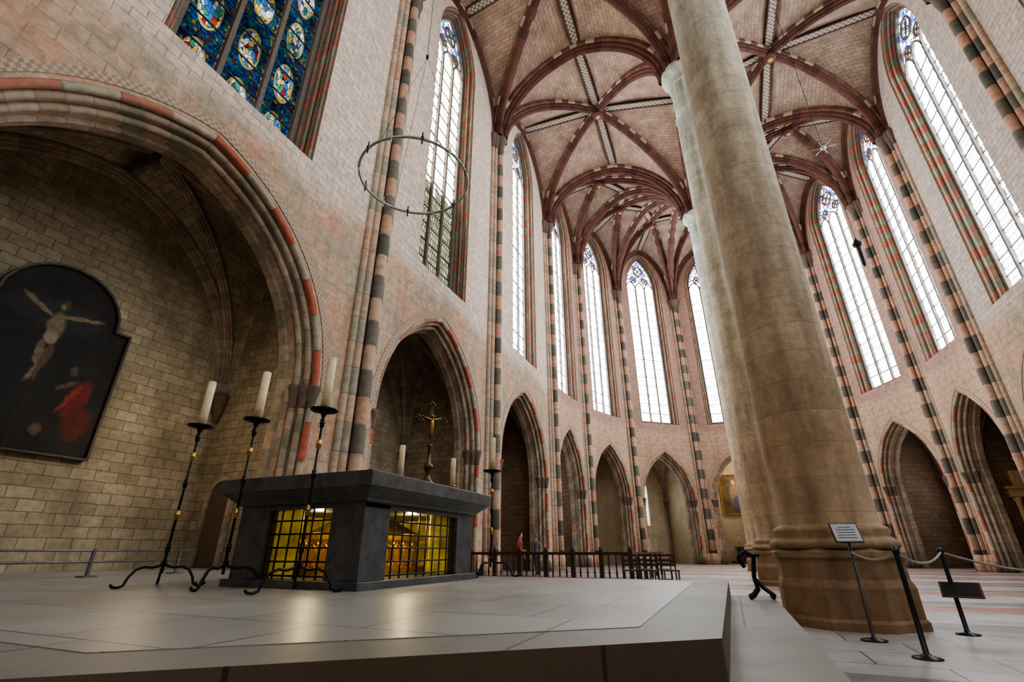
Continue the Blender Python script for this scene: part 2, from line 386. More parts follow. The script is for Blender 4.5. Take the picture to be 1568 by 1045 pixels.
# ------------------------------------------------------------------ wall bays
def loft(mb,fr,fn,prof,mats,closed=False):
    prev=None;pl=0
    for i,(k,d) in enumerate(prof):
        o=fn(k); row=[fr.p(u,d,z) for u,z in o]; L=[0]
        for j in range(1,len(o)): L.append(L[-1]+math.dist(o[j],o[j-1]))
        if prev:
            pl2=pl+math.dist(prof[i],prof[i-1])
            n=len(o)
            for j in range(n if closed else n-1):
                q=(j+1)%n; l2=L[q] if q else L[j]+1
                mb.face([prev[j],prev[q],row[q],row[j]],[(L[j],pl),(l2,pl),(l2,pl2),(L[j],pl2)],mats[i-1])
            pl=pl2
        prev=row
def panel(mb,fr,d,outer,holes,mat):
    polys=[[Vector((u,z,0)) for u,z in outer]]+[[Vector((u,z,0)) for u,z in h] for h in holes]
    flat=[q for pl in polys for q in pl]
    for tri in tessellate_polygon(polys):
        mb.face([fr.p(flat[i].x,d,flat[i].y) for i in tri],[(flat[i].x,flat[i].y) for i in tri],mat)
winN=[0]
def window(fr,cx,hw,zb,zs,za,d,glass,lights=3):
    winN[0]+=1; mb=MB()
    o=outline(cx,hw,zb,zs,za,12); panel(mb,fr,d,o,[],glass)
    dd=d-.07
    n=fr.n
    def path(pl): return [fr.p(u,dd,z) for u,z in pl]
    bp=[(-.07,-.06),(.07,-.06),(.07,.06),(-.07,.06),(-.07,-.06)]
    mb.sweep(path(o),[(a*1.3,b*1.3) for a,b in bp],n,STONE)
    mb.box(fr.p(cx,dd,zb+.05),(.12,2*hw,.12),STONE,math.atan2(fr.e.y,fr.e.x)-pi/2)
    lw=2*hw/lights; zl=zs-.35
    for i in range(lights+1):
        u=cx-hw+i*lw
        if 0<i<lights: mb.sweep(path([(u,zb),(u,(zb+zl)/2),(u,zl)]),bp,n,STONE)
    for i in range(lights):
        c=cx-hw+(i+.5)*lw
        mb.sweep(path(outline(c,lw/2,zl-.05,zl,zl+lw*.85,8)),[(a*.8,b*.8) for a,b in bp],n,STONE)
    cz=zs+(za-zs)*.52
    for (u,z,r) in ((cx,cz+.15,hw*.33),(cx-hw*.42,zs+.72,hw*.2),(cx+hw*.42,zs+.72,hw*.2)):
        for q in (0,1,2,3):
            cc=(u+r*.5*math.cos(q*pi/2),z+r*.5*math.sin(q*pi/2))
            mb.tube([fr.p(cc[0]+r*.48*math.cos(a*pi/5),dd,cc[1]+r*.48*math.sin(a*pi/5)) for a in range(10)],.035,STONE,5,closed=True)
        mb.tube([fr.p(u+r*math.cos(a*pi/8),dd,z+r*math.sin(a*pi/8)) for a in range(16)],.06,STONE,6,closed=True)
    z=zb+.85
    while z<zl:
        mb.tube([fr.p(cx-hw,dd+.03,z),fr.p(cx+hw,dd+.03,z)],.028,LEAD,5); z+=.85
    return mb.obj('window_%d'%winN[0])

GOLD=simple('gold_leaf',(.85,.58,.16),.3,1.0)
WD=simple('dark_wood',(.045,.022,.014),.45)
WD2=simple('door_oak',(.10,.055,.03),.5)
OCH=simple('portal_ochre_stone',(.46,.31,.14),.7)
doorN=[1]
def bay(A,B,mat,arch,win,chap,glass,name_mb):
    fr=Frame(A,B,center); mb=name_mb; L=fr.L
    acx,ahw,aap,aspr=arch; wcx,whw=win
    steps=[(0,0),(0,.10),(.10,.14),(.10,.30),(.22,.34),(.22,.50),(.34,.54),(.34,.72),(.42,.76),(.42,1.0)]
    fa=lambda k: outline(acx,ahw-k,F,aspr,aap-k*1.1,14)
    WZ0,WZS,WZA=10.0,23.9,27.15
    wst=[(0,0),(0,.08),(.12,.2),(.12,.34),(.26,.5),(.26,.62),(.36,.72)]
    fw=lambda k: outline(wcx,whw+.36-k,WZ0+k*.6,WZS,WZA+.3-k,12)
    a=fa(0); outer=[(0,F)]+a+[(L,F),(L,30),(0,30)]
    panel(mb,fr,0,outer,[fw(0)],mat)
    loft(mb,fr,fa,steps,[VR,VG,VG,VG,VG,VR,VG,VG,VG])
    wmts=[mat,WJ,WJ,WJ,WJ,WJ]
    loft(mb,fr,fw,wst,wmts,True)
    ab=lambda k: [q for q in outline(acx,ahw-k,aspr,aspr,aap-k*1.1,14)][1:-1]
    loft(mb,fr,ab,[(-.26,0),(-.26,-.02),(-.08,-.02)],[AB,AB])
    for k,d,r in ((.05,.07,.085),(.16,.24,.085),(.28,.44,.085)):
        mb.tube([fr.p(u,d,z) for u,z in fa(k)],r,VR if k==.05 else VG,8,caps=False)
        for sg in (-1,1):
            c=fr.p(acx+sg*(ahw-k),d,aspr)
            mb.lathe(c,[(r,-.5),(r*1.25,-.46),(r*1.1,-.4),(r*1.9,-.05),(r*2.1,0),(r*2.1,.08),(r,.1)],CAP,10)
            mb.lathe(fr.p(acx+sg*(ahw-k),d,F),[(r*2,0),(r*2,.3),(r*1.5,.42),(r,.5)],CAP,10)
    for k,d,r in ((.06,.1,.06),(.19,.30,.06)):
        mb.tube([fr.p(u,d,z) for u,z in fw(k)],r,WJ,6,closed=True)
    window(fr,wcx,whw,WZ0+.2,WZS,WZA-.06,.72,glass)
    D,cmat,back=chap
    cm=MB(); chw=ahw+.12; d0=1.0; d1=1.0+D; zs=aspr+.2; zb=aap+.55; zt=aap+.35
    panel(cm,fr,d0,[(acx-chw,F)]+fa(.42)+[(acx+chw,F),(acx+chw,aap+1),(acx-chw,aap+1)],[],cmat)
    for sg in (-1,1):
        u=acx+sg*chw
        cm.face([fr.p(u,d0,F),fr.p(u,d1,F),fr.p(u,d1,aap+1),fr.p(u,d0,aap+1)],[(d0,F),(d1,F),(d1,aap+1),(d0,aap+1)],cmat)
    bo=[(acx-chw,F),(acx+chw,F),(acx+chw,aap+1),(acx-chw,aap+1)]
    if back=='win':
        ho=outline(acx,.65,2.0,5.0,6.1,8); panel(cm,fr,d1,bo,[ho],cmat)
        loft(cm,fr,lambda k:outline(acx,.65-k,2.0+k,5.0,6.1-k,8),[(0,0+d1),(.1,d1+.4)],[cmat],True)
        winN[0]+=1; w=MB(); panel(w,fr,d1+.4,outline(acx,.55,2.1,5.0,6.0,8),[],G_CLEAR)
        w.sweep([fr.p(acx,d1+.35,2.1),fr.p(acx,d1+.35,5.8)],[(-.04,-.04),(.04,-.04),(.04,.04),(-.04,.04),(-.04,-.04)],fr.n,STONE)
        w.obj('window_%d'%winN[0])
    else: panel(cm,fr,d1,bo,[],cmat)
    q=[fr.p(acx-chw,d0,0),fr.p(acx+chw,d0,0),fr.p(acx+chw,d1,0),fr.p(acx-chw,d1,0)]
    q=[(v.x,v.y) for v in q]
    quad_bay(cm,cm,*q,cmat,zs,zt,zb,.02,.02,.40,False,mats=RMC)
    for v,uo in zip(q[2:],(-.12,.12)):
        ins=fr.e*uo-fr.n*.12; x,y=v[0]+ins.x,v[1]+ins.y
        if A!=pts[1]:
            cm.lathe((x,y,0),[(.2,F),(.2,F+.4),(.13,F+.55),(.10,F+.6),(.10,zs-.6)],VG,10)
        cm.lathe((x,y,zs),[(.05 if A==pts[1] else .10,-.7),(.12,-.5),(.2,-.1),(.24,0),(.24,.1)],CAP,8)
    cm.obj('chapel')
    if back=='door':
        dm=MB(); ang=math.atan2(fr.n.y,fr.n.x); doorN[0]+=1
        u0=acx-chw; dc=1.0+D*.52
        dm.box(fr.p(u0+.06,dc,F+1.5),(1.5,.1,3.0),WD2,ang)
        for a in (-.37,.37):
            for zz in (.8,2.2): dm.box(fr.p(u0+.13,dc+a,F+zz),(.55,.05,1.05),WD,ang)
        for a in (-1.0,1.0):
            c=fr.p(u0+.3,dc+a,F)
            dm.box((c.x,c.y,F+.4),(.4,.4,.8),OCH,ang); dm.lathe(c,[(.18,.8),(.18,.88),(.14,.95),(.13,2.2),(.115,3.2),(.19,3.4),(.2,3.5)],OCH,16)
        dm.box(fr.p(u0+.25,dc,F+3.7),(2.5,.5,.4),OCH,ang); dm.box(fr.p(u0+.27,dc,F+3.96),(2.7,.6,.12),OCH,ang)
        dm.box(fr.p(u0+.2,dc,F+4.4),(1.8,.35,.8),OCH,ang)
        dm.obj('door_%d'%doorN[0])
    return fr
wl=MB(); wr=MB(); wa=MB()
SP=3.75
def Lc(i): return math.dist(pts[i],pts[i+1])/2
bay(pts[0],pts[1],W_L,(Lc(0),3.7,8.3,SP),(Lc(0),1.6),(3.0,CH_D,''),G_BACK,wl)
fr0=bay(pts[1],pts[2],W_L,(4.95,4.05,8.5,SP),(5.35,1.7),(2.7,CH_D,''),G_ST,wl)
bay(pts[2],pts[3],W_L,(4.35,3.5,8.4,SP),(4.2,1.5),(3.0,CH_D,''),G_WARM,wl)
bay(pts[3],pts[4],W_L,(Lc(3),3.3,8.1,SP),(Lc(3),1.5),(3.0,CH_B,''),G_CLEAR,wl)
for i in range(4,11):
    bay(pts[i],pts[i+1],W_A,(Lc(i),2.45,7.7,SP),(Lc(i),1.5),(3.4,CH_C if 5<=i<=8 else CH_B,'win' if i in(4,6,8,9) else ('door' if i==10 else '')),G_CLEAR,wa)
for i in range(11,15):
    bay(pts[i],pts[i+1],W_R,(Lc(i),3.3,8.1,SP),(Lc(i),1.7),(3.0,CH_B,'door' if i==11 else ''),G_CLEAR if i<14 else G_BACK,wr)
wl.obj('wall_left'); wr.obj('wall_right'); wa.obj('wall_apse')
ww=MB(); fw_=Frame(pts[15],pts[0],center)
ho=[outline(c,1.9,9,22,26) for c in (5.3,16.3)]
panel(ww,fw_,0,[(0,F),(fw_.L,F),(fw_.L,30),(0,30)],ho,W_L); ww.obj('wall_west')
for c in (5.3,16.3): window(fw_,c,1.9,9,22,26,.1,G_BACK)  # unseen west windows, glowing to add fill light from behind the camera

def respond(p,n,name='engaged_column'):
    mb=MB(); n=Vector((*n,0)).normalized(); t=Vector((-n.y,n.x,0)); P0=Vector((*p,0))
    for (a,d,r,m) in ((0,.30,.17,ST),(-.30,.14,.12,ST2),(.30,.14,.12,ST),(-.5,.05,.10,ST2),(.5,.05,.10,ST2)):
        c=P0+t*a+n*d
        mb.lathe((c.x,c.y,0),[(r*1.7,F),(r*1.7,F+.5),(r*1.3,F+.7),(r,F+.8)],ST2,10)
        nz=12
        mb.lathe((c.x,c.y,0),[(r,F+.8+(ZS-1-F-.8)*k/nz) for k in range(nz+1)],m,12)
        mb.lathe((c.x,c.y,ZS),[(r,-1),(r*1.35,-.95),(r*1.1,-.88),(r*1.3,-.6),(r*2.1,-.15),(r*2.1,0),(r*1.6,.15)],CAP,12)
    c=P0+n*.0; mb.box((c.x,c.y,(F+ZS)/2),(.25,.9,ZS-F),ST2,math.atan2(n.y,n.x))
    mb.obj(name)
for i in range(1,15):
    p=pts[i]
    def nn(A,B): return -Frame(A,B,center).n
    n=nn(pts[i-1],pts[i])+nn(pts[i],pts[i+1]); respond(p,(n.x,n.y))

# ------------------------------------------------------------------ columns
def column(c,r=.68):
    mb=MB(); o8=pi/8; K=.87
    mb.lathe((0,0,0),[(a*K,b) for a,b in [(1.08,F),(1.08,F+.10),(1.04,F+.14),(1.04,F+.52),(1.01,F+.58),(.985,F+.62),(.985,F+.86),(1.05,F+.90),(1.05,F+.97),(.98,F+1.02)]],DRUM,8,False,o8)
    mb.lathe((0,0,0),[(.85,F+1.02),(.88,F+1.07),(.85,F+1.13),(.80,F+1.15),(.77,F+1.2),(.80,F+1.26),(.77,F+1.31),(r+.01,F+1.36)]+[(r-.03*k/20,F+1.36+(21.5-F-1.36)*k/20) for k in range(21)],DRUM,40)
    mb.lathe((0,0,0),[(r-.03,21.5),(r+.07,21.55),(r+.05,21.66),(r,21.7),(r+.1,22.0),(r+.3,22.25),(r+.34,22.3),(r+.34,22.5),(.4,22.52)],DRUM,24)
    o=mb.obj('column'); o.location=(c[0],c[1],0); return o
for c in (C1,C2,C3,CP): column(c)

# ------------------------------------------------------------------ floor
def mat_floor():
    m,nt,b=M('floor_stone',.32); v=uvs(nt)
    bb=brick(nt,v,(.46,.46,.46),(.37,.36,.35),(.10,.09,.08),1.1,.7,.010)
    x=nd(nt,'ShaderNodeSeparateXYZ',{0:v})
    f1=math_(nt,'LESS_THAN',math_(nt,'MODULO',math_(nt,'ADD',x.outputs[1],100.0),4.2),.8)
    f2=math_(nt,'LESS_THAN',math_(nt,'MODULO',math_(nt,'ADD',x.outputs[1],101.6),4.2),1.3)
    c=mix(nt,f1,bb.outputs[0],mix(nt,.3,(.09,.10,.12),bb.outputs[0]))
    far=mrange(nt,x.outputs[1],10.5,11.0)
    c=mix(nt,math_(nt,'MULTIPLY',math_(nt,'MULTIPLY',f2,far),.85),c,(.38,.14,.085))
    n=noise(nt,v,1.3,7.0,.6); c=mix(nt,1.0,c,ramp(nt,n,[(.3,(.75,.75,.75)),(.7,(1.1,1.1,1.1))]),'MULTIPLY')
    setc(nt,b,c); nt.links.new(mrange(nt,n,.3,.7,.28,.5),b.inputs['Roughness']); return m
FL=mat_floor()
mb=MB(); mb.prism([(-15,-10.5),(18,-10.5),(18,52),(-15,52)],F-.2,F,FL); mb.obj('floor')
def mat_plat():
    m,nt,b=M('platform_tile',.28); v=uvs(nt)
    bb=brick(nt,v,(.36,.36,.345),(.30,.30,.29),(.10,.095,.09),.95,.80,.008,0.3)
    n=noise(nt,v,1.2,8.0,.6); c=mix(nt,1.0,bb.outputs[0],ramp(nt,n,[(.3,(.88,.87,.86)),(.7,(1.06,1.06,1.06))]),'MULTIPLY')
    setc(nt,b,c); nt.links.new(mrange(nt,n,.3,.7,.30,.42),b.inputs['Roughness']); bump(nt,b,n,.05,.008); return m
PT=mat_plat()
PB=mat_brick('platform_border_stone',(.24,.235,.21),(.20,.20,.18),(.08,.08,.07),1.9,5.0,.7,.5,ms=.01)
PR=mat_brick('platform_riser_stone',(.18,.135,.09),(.15,.115,.08),(.06,.05,.04),1.5,.9,.7,.6)
FY=7.9
def off_poly(k):
    xr=-.11+k
    s=1.25/1.52; L=math.hypot(1,s)
    def yd(x): return 2.83+s*(x+.11)-k*L
    yf=1.0-k
    xf=(yf+k*L-2.83)/s-.11
    return [(LX+.02,yf),(xf,yf),(xr,yd(xr)),(xr,FY+k),(LX+.02,FY+k)]
mb=MB()
q=off_poly(1.05); q[3]=(q[3][0]-.45,q[3][1]-.65); q[2]=(q[2][0]-.45,q[2][1])
mb.prism(q,F,F+.2,PB,PR)
q=off_poly(.55); q[3]=(q[3][0],q[3][1]-.2); mb.prism(q,F,F+.4,PB,PR)
O=off_poly(0); I=off_poly(-.42)
I=[(LX+.02,I[0][1]),I[1],I[2],(I[3][0],FY-.3),(LX+.02,FY-.3)]
mb.prism(O,F+.1,P-.004,PB,PR); mb.prism(I,P-.02,P,PT,PT)
mb.prism([(-13.1,.75),(LX+.02,.75),(LX+.02,8.6),(-13.1,8.6)],F,P-.001,PT,PR)
mb.obj('altar_platform')

# ------------------------------------------------------------------ altar
m,nt,b=M('altar_slate',.36); v=objc(nt); n=noise(nt,v,5.0,8.0,.65); setc(nt,b,ramp(nt,n,[(.3,(.045,.046,.048)),(.7,(.125,.127,.13))])); bump(nt,b,n,.3,.015); SLATE=m
YG=bpy.data.materials.new('yellow_glass_glow'); YG.use_nodes=True; nt=YG.node_tree; b=nt.nodes['Principled BSDF']
n=noise(nt,objc(nt),4.0,4.0); c=ramp(nt,n,[(.3,(.22,.14,.010)),(.7,(.70,.50,.05))]); nt.links.new(c,b.inputs['Base Color']); nt.links.new(c,b.inputs['Emission Color']); b.inputs['Emission Strength'].default_value=.22; b.inputs['Roughness'].default_value=.2  # low emission stands in for light coming through the panels from behind
IRON=simple('wrought_iron',(.018,.018,.02),.45,.6)
BRASS=simple('brass',(.50,.32,.10),.35,1.0)
BRONZE=simple('dark_bronze',(.13,.08,.04),.4,.9)
WAX=simple('candle_wax',(.88,.72,.47),.5)
x0,x1,y0,y1=-5.5,-3.62,4.42,6.95; zt=.5
mb=MB()
mb.box(((x0+x1)/2,(y0+y1)/2,P+.04),(x1-x0+.12,y1-y0+.12,.08),SLATE)
for (px,py) in ((x0,y0),(x1,y0),(x0,y1),(x1,y1)):
    sx=1 if px==x0 else -1; sy=1 if py==y0 else -1
    w=.46
    mb.box((px+sx*w/2,py+sy*w/2,(P+.08+zt)/2),(w,w,zt-P-.08),SLATE)
def ring(z,k): return [(x0-k,y0-k,z),(x1+k,y0-k,z),(x1+k,y1+k,z),(x0-k,y1+k,z)]
rows=[ring(zt-.06,0),ring(zt,0),ring(zt,.04),ring(zt+.03,.06),ring(zt+.12,.17),ring(zt+.14,.19),ring(zt+.14,.22),ring(zt+.30,.22)]
mb.grid(rows,SLATE,None,False,True); mb.face(rows[-1],None,SLATE); mb.face(rows[0][::-1],None,SLATE)
ZTOP=zt+.30
def grille(pa,pb,nv,zs):
    pa=Vector(pa);pb=Vector(pb)
    for i in range(nv+1):
        q=pa.lerp(pb,i/nv); mb.tube([(q.x,q.y,P+.08),(q.x,q.y,zt-.05)],.012,IRON,6)
    for z in zs: mb.tube([(pa.x,pa.y,z),(pb.x,pb.y,z)],.012,IRON,6)
zsr=[P+.12+.145*k for k in range(6)]
grille((x0+.46,y0+.06,0),(x1-.46,y0+.06,0),6,zsr); grille((x1-.06,y0+.46,0),(x1-.06,y1-.46,0),9,zsr)
grille((x0+.46,y1-.06,0),(x1-.46,y1-.06,0),6,zsr); grille((x0+.06,y0+.46,0),(x0+.06,y1-.46,0),9,zsr)
mb.box((x0+.66,y0+.14,(P+zt)/2+.02),(.38,.02,zt-P-.14),YG)
mb.box((x1-.14,y1-.72,(P+zt)/2+.02),(.02,.50,zt-P-.14),YG)
mb.box((x0+.12,(y0+y1)/2,(P+zt)/2),(.02,y1-y0-.9,zt-P-.14),YG); mb.box(((x0+x1)/2,y1-.12,(P+zt)/2),(x1-x0-.9,.02,zt-P-.14),YG)
mb.obj('altar',.008)
mb=MB(); cx,cy=(x0+x1)/2,(y0+y1)/2
mb.box((cx,cy,P+.13),(.95,1.5,.1),GOLD); mb.box((cx,cy,P+.34),(.78,1.32,.34),GOLD)
mb.box((cx,cy,P+.54),(.92,1.46,.06),GOLD)
rf=[[(cx-.42,cy-.7,P+.57),(cx,cy-.6,P+.78),(cx+.42,cy-.7,P+.57)],[(cx-.42,cy+.7,P+.57),(cx,cy+.6,P+.78),(cx+.42,cy+.7,P+.57)]]
mb.grid(rf,GOLD,None,False); mb.face(rf[0],None,GOLD); mb.face(rf[1][::-1],None,GOLD)
DARKG=simple('reliquary_enamel',(.22,.12,.03),.3)
for k in range(6):
    y=cy-.55+.22*k
    fr=Frame((cx+.40,y-.09),(cx+.40,y+.09),(cx+5,y)); 
    o=outline(.09,.07,P+.2,P+.36,P+.46,5); panel(mb,fr,-.012,o,[],DARKG); mb.tube([fr.p(u,-.02,z) for u,z in o],.012,GOLD,5)
    mb.lathe((cx+.43,y-.11,P+.18),[(.02,0),(.014,.03),(.014,.26),(.024,.3)],GOLD,8)
for k in range(4):
    x=cx-.3+.2*k
    fr=Frame((x-.09,cy-.67),(x+.09,cy-.67),(x,cy-5)); o=outline(.09,.07,P+.2,P+.36,P+.46,5)
    panel(mb,fr,-.01,o,[],DARKG); mb.tube([fr.p(u,-.02,z) for u,z in o],.012,GOLD,5)
    mb.lathe((x-.1,cy-.69,P+.18),[(.02,0),(.014,.03),(.014,.26),(.024,.3)],GOLD,8)
mb.obj('reliquary_casket')
def plight(name,loc,e,col,r=.05):
    l=bpy.data.lights.new(name,'POINT'); l.energy=e; l.color=col; l.shadow_soft_size=r
    o=bpy.data.objects.new(name,l); o.location=loc; bpy.context.scene.collection.objects.link(o)
plight('reliquary_lamp',(x1-.25,cy,zt-.12),20,(1,.78,.40)); plight('reliquary_lamp',(cx,y0+.3,zt-.12),13,(1,.78,.40))
plight('chapel_lamp',(-10.6,6.6,2.6),50,(1,.76,.46),.25)

def candle(mb,x,y,z,h,r):
    mb.lathe((x,y,z),[(r,0),(r*.97,h*.5),(r*.95,h-.01),(r*.8,h),(.006,h-.006)],WAX,16)
    mb.tube([(x,y,z+h-.01),(x+.003,y,z+h+.03)],.004,IRON,5)
for (x,y) in ((-3.95,5.45),(-3.8,6.6)):
    mb=MB(); mb.lathe((x,y,ZTOP),[(.09,0),(.09,.02),(.03,.04),(.025,.08),(.05,.1),(.05,.12)],BRASS,16); candle(mb,x,y,ZTOP+.11,.42,.042); mb.obj('altar_candle')
mb=MB(); X,Y=-4.1,6.35
mb.lathe((X,Y,ZTOP),[(.2,0),(.2,.03),(.13,.06),(.10,.14),(.045,.2),(.03,.3),(.07,.36),(.07,.4),(.03,.45),(.025,.66),(.05,.70),(.025,.74)],BRONZE,16)
Mx=Matrix.Translation((X,Y,ZTOP+.74))@Matrix.Rotation(math.radians(55),4,'Z')
mb.box((0,0,.3),(.055,.03,.6),BRONZE,M4=Mx); mb.box((0,0,.38),(.42,.03,.055),BRONZE,M4=Mx)
for q in ((-.22,0,.38),(.22,0,.38),(0,0,.62)):
    for dx,dz in ((0,.035),(.035,0),(-.035,0),(0,-.035)):
        p=Mx@Vector((q[0]+dx,0,q[2]+dz)); mb.lathe(tuple(p),[(.005,-.03),(.026,-.015),(.03,0),(.026,.015),(.005,.03)],BRONZE,8)
for a in range(4):
    aa=pi/4+a*pi/2; mb.tube([Mx@Vector((0,0,.38)),Mx@Vector((.13*math.cos(aa),0,.38+.13*math.sin(aa)))],[.012,.004],BRONZE,6)
pth=lambda L:[Mx@Vector(p) for p in L]
mb.tube(pth([(0,-.03,.40),(0,-.045,.33),(.005,-.04,.25),(0,-.05,.17),(0,-.03,.08)]),[.018,.03,.024,.022,.01],BRASS,8)
mb.tube(pth([(-.17,-.025,.42),(-.09,-.03,.39),(0,-.035,.37),(.09,-.03,.39),(.17,-.025,.42)]),[.008,.013,.016,.013,.008],BRASS,6)
mb.lathe(tuple(Mx@Vector((0,-.05,.43))),[(.004,-.03),(.022,-.01),(.024,.005),(.004,.03)],BRASS,8)
mb.obj('altar_crucifix')

def candlestick(x,y,z0,hd,ch,rot=0,sp=.34):
    mb=MB()
    mb.tube([(x,y,z0+.14),(x,y,z0+hd)],[.016,.013],IRON,8)
    for t in (.22,.42,.62,.80,.93):
        z=z0+hd*t; mb.lathe((x,y,z),[(.012,-.06),(.028,-.035),(.022,-.012),(.038,0),(.022,.012),(.028,.035),(.012,.06)],IRON if t in(.22,.62,.93) else BRASS,12)
    mb.lathe((x,y,z0+hd),[(.02,-.06),(.03,-.03),(.05,-.01),(.15,.012),(.16,.03),(.15,.03),(.05,.012),(.045,.02)],IRON,20)
    candle(mb,x,y,z0+hd+.015,ch,.052)
    for k in range(3):
        a=rot+2*pi*k/3; L=[]
        for (r,z) in ((0.0,.30),(.03,.22),(.10,.20),(.18,.21),(.25,.18),(.30,.10),(.32,.03),(.36,.012),(.41,.02),(.43,.045)):
            L.append((x+math.cos(a)*r*sp/.34,y+math.sin(a)*r*sp/.34,z0+z))
        S=[]
        for i in range(len(L)-1):
            for t in (0,.5): S.append(tuple(L[i][q]*(1-t)+L[i+1][q]*t for q in range(3)))
        S.append(L[-1])
        mb.tube(S,.014,IRON,7)
    mb.obj('floor_candlestick')
candlestick(-6.15,4.05,P,1.85,.62,.5,.40); candlestick(-5.2,4.1,P,1.85,.64,.9,.40); candlestick(-4.1,4.08,P,1.85,.66,.3,.40); candlestick(-3.55,7.5,P,1.60,.58,.4,.36)

# ------------------------------------------------------------------ ring chandelier
RG=simple('chandelier_ring_metal',(.42,.46,.40),.3,.5)
mb=MB(); cx_,cy_,cz_=-4.36,5.6,6.35; R=.99
mb.tube([(cx_+R*math.cos(a*pi/24),cy_+R*math.sin(a*pi/24),cz_) for a in range(48)],.024,RG,8,closed=True)
BULB=simple('chandelier_light_cup',(.45,.5,.4),.3)
for k in range(12):
    a=k*pi/6+.2; x,y=cx_+R*math.cos(a),cy_+R*math.sin(a)
    mb.lathe((x,y,cz_),[(.004,-.12),(.014,-.09),(.014,-.03),(.03,0),(.03,.04),(.012,.07),(.012,.14),(.004,.16)],BULB if k%2 else IRON,10)
for k in range(3):
    a=k*2*pi/3+.5; mb.tube([(cx_+R*math.cos(a),cy_+R*math.sin(a),cz_),(cx_,cy_,cz_+3.4)],.004,IRON,5)
mb.tube([(cx_,cy_,cz_+3.4),(cx_,cy_,27.7)],.006,IRON,5); mb.lathe((cx_,cy_,cz_+3.4),[(.01,-.08),(.03,-.04),(.03,.04),(.01,.08)],IRON,10)
mb.obj('ring_chandelier')
mb=MB(); x,y=6.9,20.9
mb.tube([(x,y,11.8),(x,y,27.6)],.012,IRON,5); mb.lathe((x,y,11.6),[(.02,-.9),(.07,-.8),(.07,0),(.16,.1),(.2,.2),(.06,.4),(.01,.5)],IRON,12)
mb.lathe((x,y,17.2),[(.01,-.15),(.12,-.04),(.12,.04),(.01,.15)],RG,10)
for k in range(6):
    a=k*pi/3; mb.tube([(x,y,17.2),(x+.5*math.cos(a),y+.5*math.sin(a),17.2)],.015,RG,5)
mb.obj('hanging_lamp')

# ------------------------------------------------------------------ painting (chapel)
def mat_painting(name,blobs,bg1,bg2):
    m,nt,b=M(name,.6,spec=.25); v=uvs(nt); n=noise(nt,v,1.6,5.0)
    c=ramp(nt,n,[(.3,bg1),(.7,bg2)])
    vv=warp(nt,v,5.0,.12)
    for (x,y,rx,ry,rot,col) in blobs:
        s=nd(nt,'ShaderNodeVectorMath',{0:vv,1:(x,y,0)},operation='SUBTRACT').outputs[0]
        r=nd(nt,'ShaderNodeVectorRotate',{'Vector':s,'Angle':-math.radians(rot)},rotation_type='Z_AXIS').outputs[0]
        d=nd(nt,'ShaderNodeVectorMath',{0:r,1:(rx,ry,1)},operation='DIVIDE').outputs[0]
        sp=nd(nt,'ShaderNodeSeparateXYZ',{0:d}); cb=nd(nt,'ShaderNodeCombineXYZ',{0:sp.outputs[0],1:sp.outputs[1]})
        ln=nd(nt,'ShaderNodeVectorMath',{0:cb.outputs[0]},operation='LENGTH').outputs['Value']
        c=mix(nt,mrange(nt,ln,1.15,.75,0,.95),c,col)
    n2=noise(nt,v,9.0,4.0); c=mix(nt,1.0,c,ramp(nt,n2,[(.3,(.7,.7,.7)),(.7,(1.2,1.2,1.2))]),'MULTIPLY')
    setc(nt,b,c); return m
sk=(.20,.155,.095); sk2=(.10,.07,.045)
blobs=[(.0,2.9,.95,.35,0,(.022,.025,.03)),(-.5,1.2,.8,.9,0,(.014,.02,.017)),
 (0,1.6,.05,1.9,0,(.03,.018,.009)),(0,3.22,.85,.045,4,(.03,.018,.009)),
 (-.40,3.02,.36,.055,-30,sk),(.42,2.98,.42,.055,14,sk),(.02,2.68,.16,.30,0,sk),(.0,2.38,.13,.14,0,(.25,.22,.16)),(-.07,2.0,.085,.30,8,sk),(.06,1.98,.08,.28,-5,sk2),(-.06,1.62,.06,.24,-12,sk),(.0,1.64,.05,.22,4,sk2),(.05,3.16,.08,.12,0,(.09,.06,.035)),(.03,3.10,.05,.075,0,sk),
 (-1.05,1.55,.26,.6,8,(.02,.055,.05)),(-1.02,2.2,.10,.13,0,sk2),(-.95,.8,.42,.6,10,(.02,.045,.035)),(-.8,1.7,.22,.06,40,sk2),
 (.85,1.25,.20,.46,-14,(.15,.015,.013)),(.98,.75,.26,.40,0,(.10,.011,.01)),(.72,1.25,.05,.40,-25,(.22,.035,.025)),(.62,1.82,.08,.11,0,sk2),(.60,1.5,.22,.05,35,sk2),(.35,.5,.10,.12,0,sk2)]
PAINT=mat_painting('oil_painting_crucifixion',blobs,(.007,.007,.007),(.022,.018,.015))
FRM=simple('picture_frame_dark',(.03,.022,.015),.5)
mb=MB(); frp=Frame((LX-3.62,3.2),(LX-3.62,6.05),(0,4))
w=2.85
def arched(k,zb=1.78):
    h=w/2-k; pts_=[(w/2-h,zb+k),(w/2-h,4.75-k),(w/2-1.12+k,4.75-k)]
    for i in range(1,12):
        a=pi-pi*i/12; pts_.append((w/2+(1.12-k)*math.cos(a),4.78+(1.08-k)*math.sin(a)))
    pts_+=[(w/2+1.12-k,4.75-k),(w/2+h,4.75-k),(w/2+h,zb+k)]
    return pts_
polys=[[Vector((u,z,0)) for u,z in arched(.08)]]
for tri in tessellate_polygon(polys):
    mb.face([frp.p(polys[0][i].x,-.05,polys[0][i].y) for i in tri],[(polys[0][i].x-w/2,polys[0][i].y-1.78) for i in tri],PAINT)
loft(mb,frp,arched,[(0,.05),(0,-.12),(.05,-.12),(.08,-.05)],[FRM]*3,True)
mb.obj('altarpiece_painting')
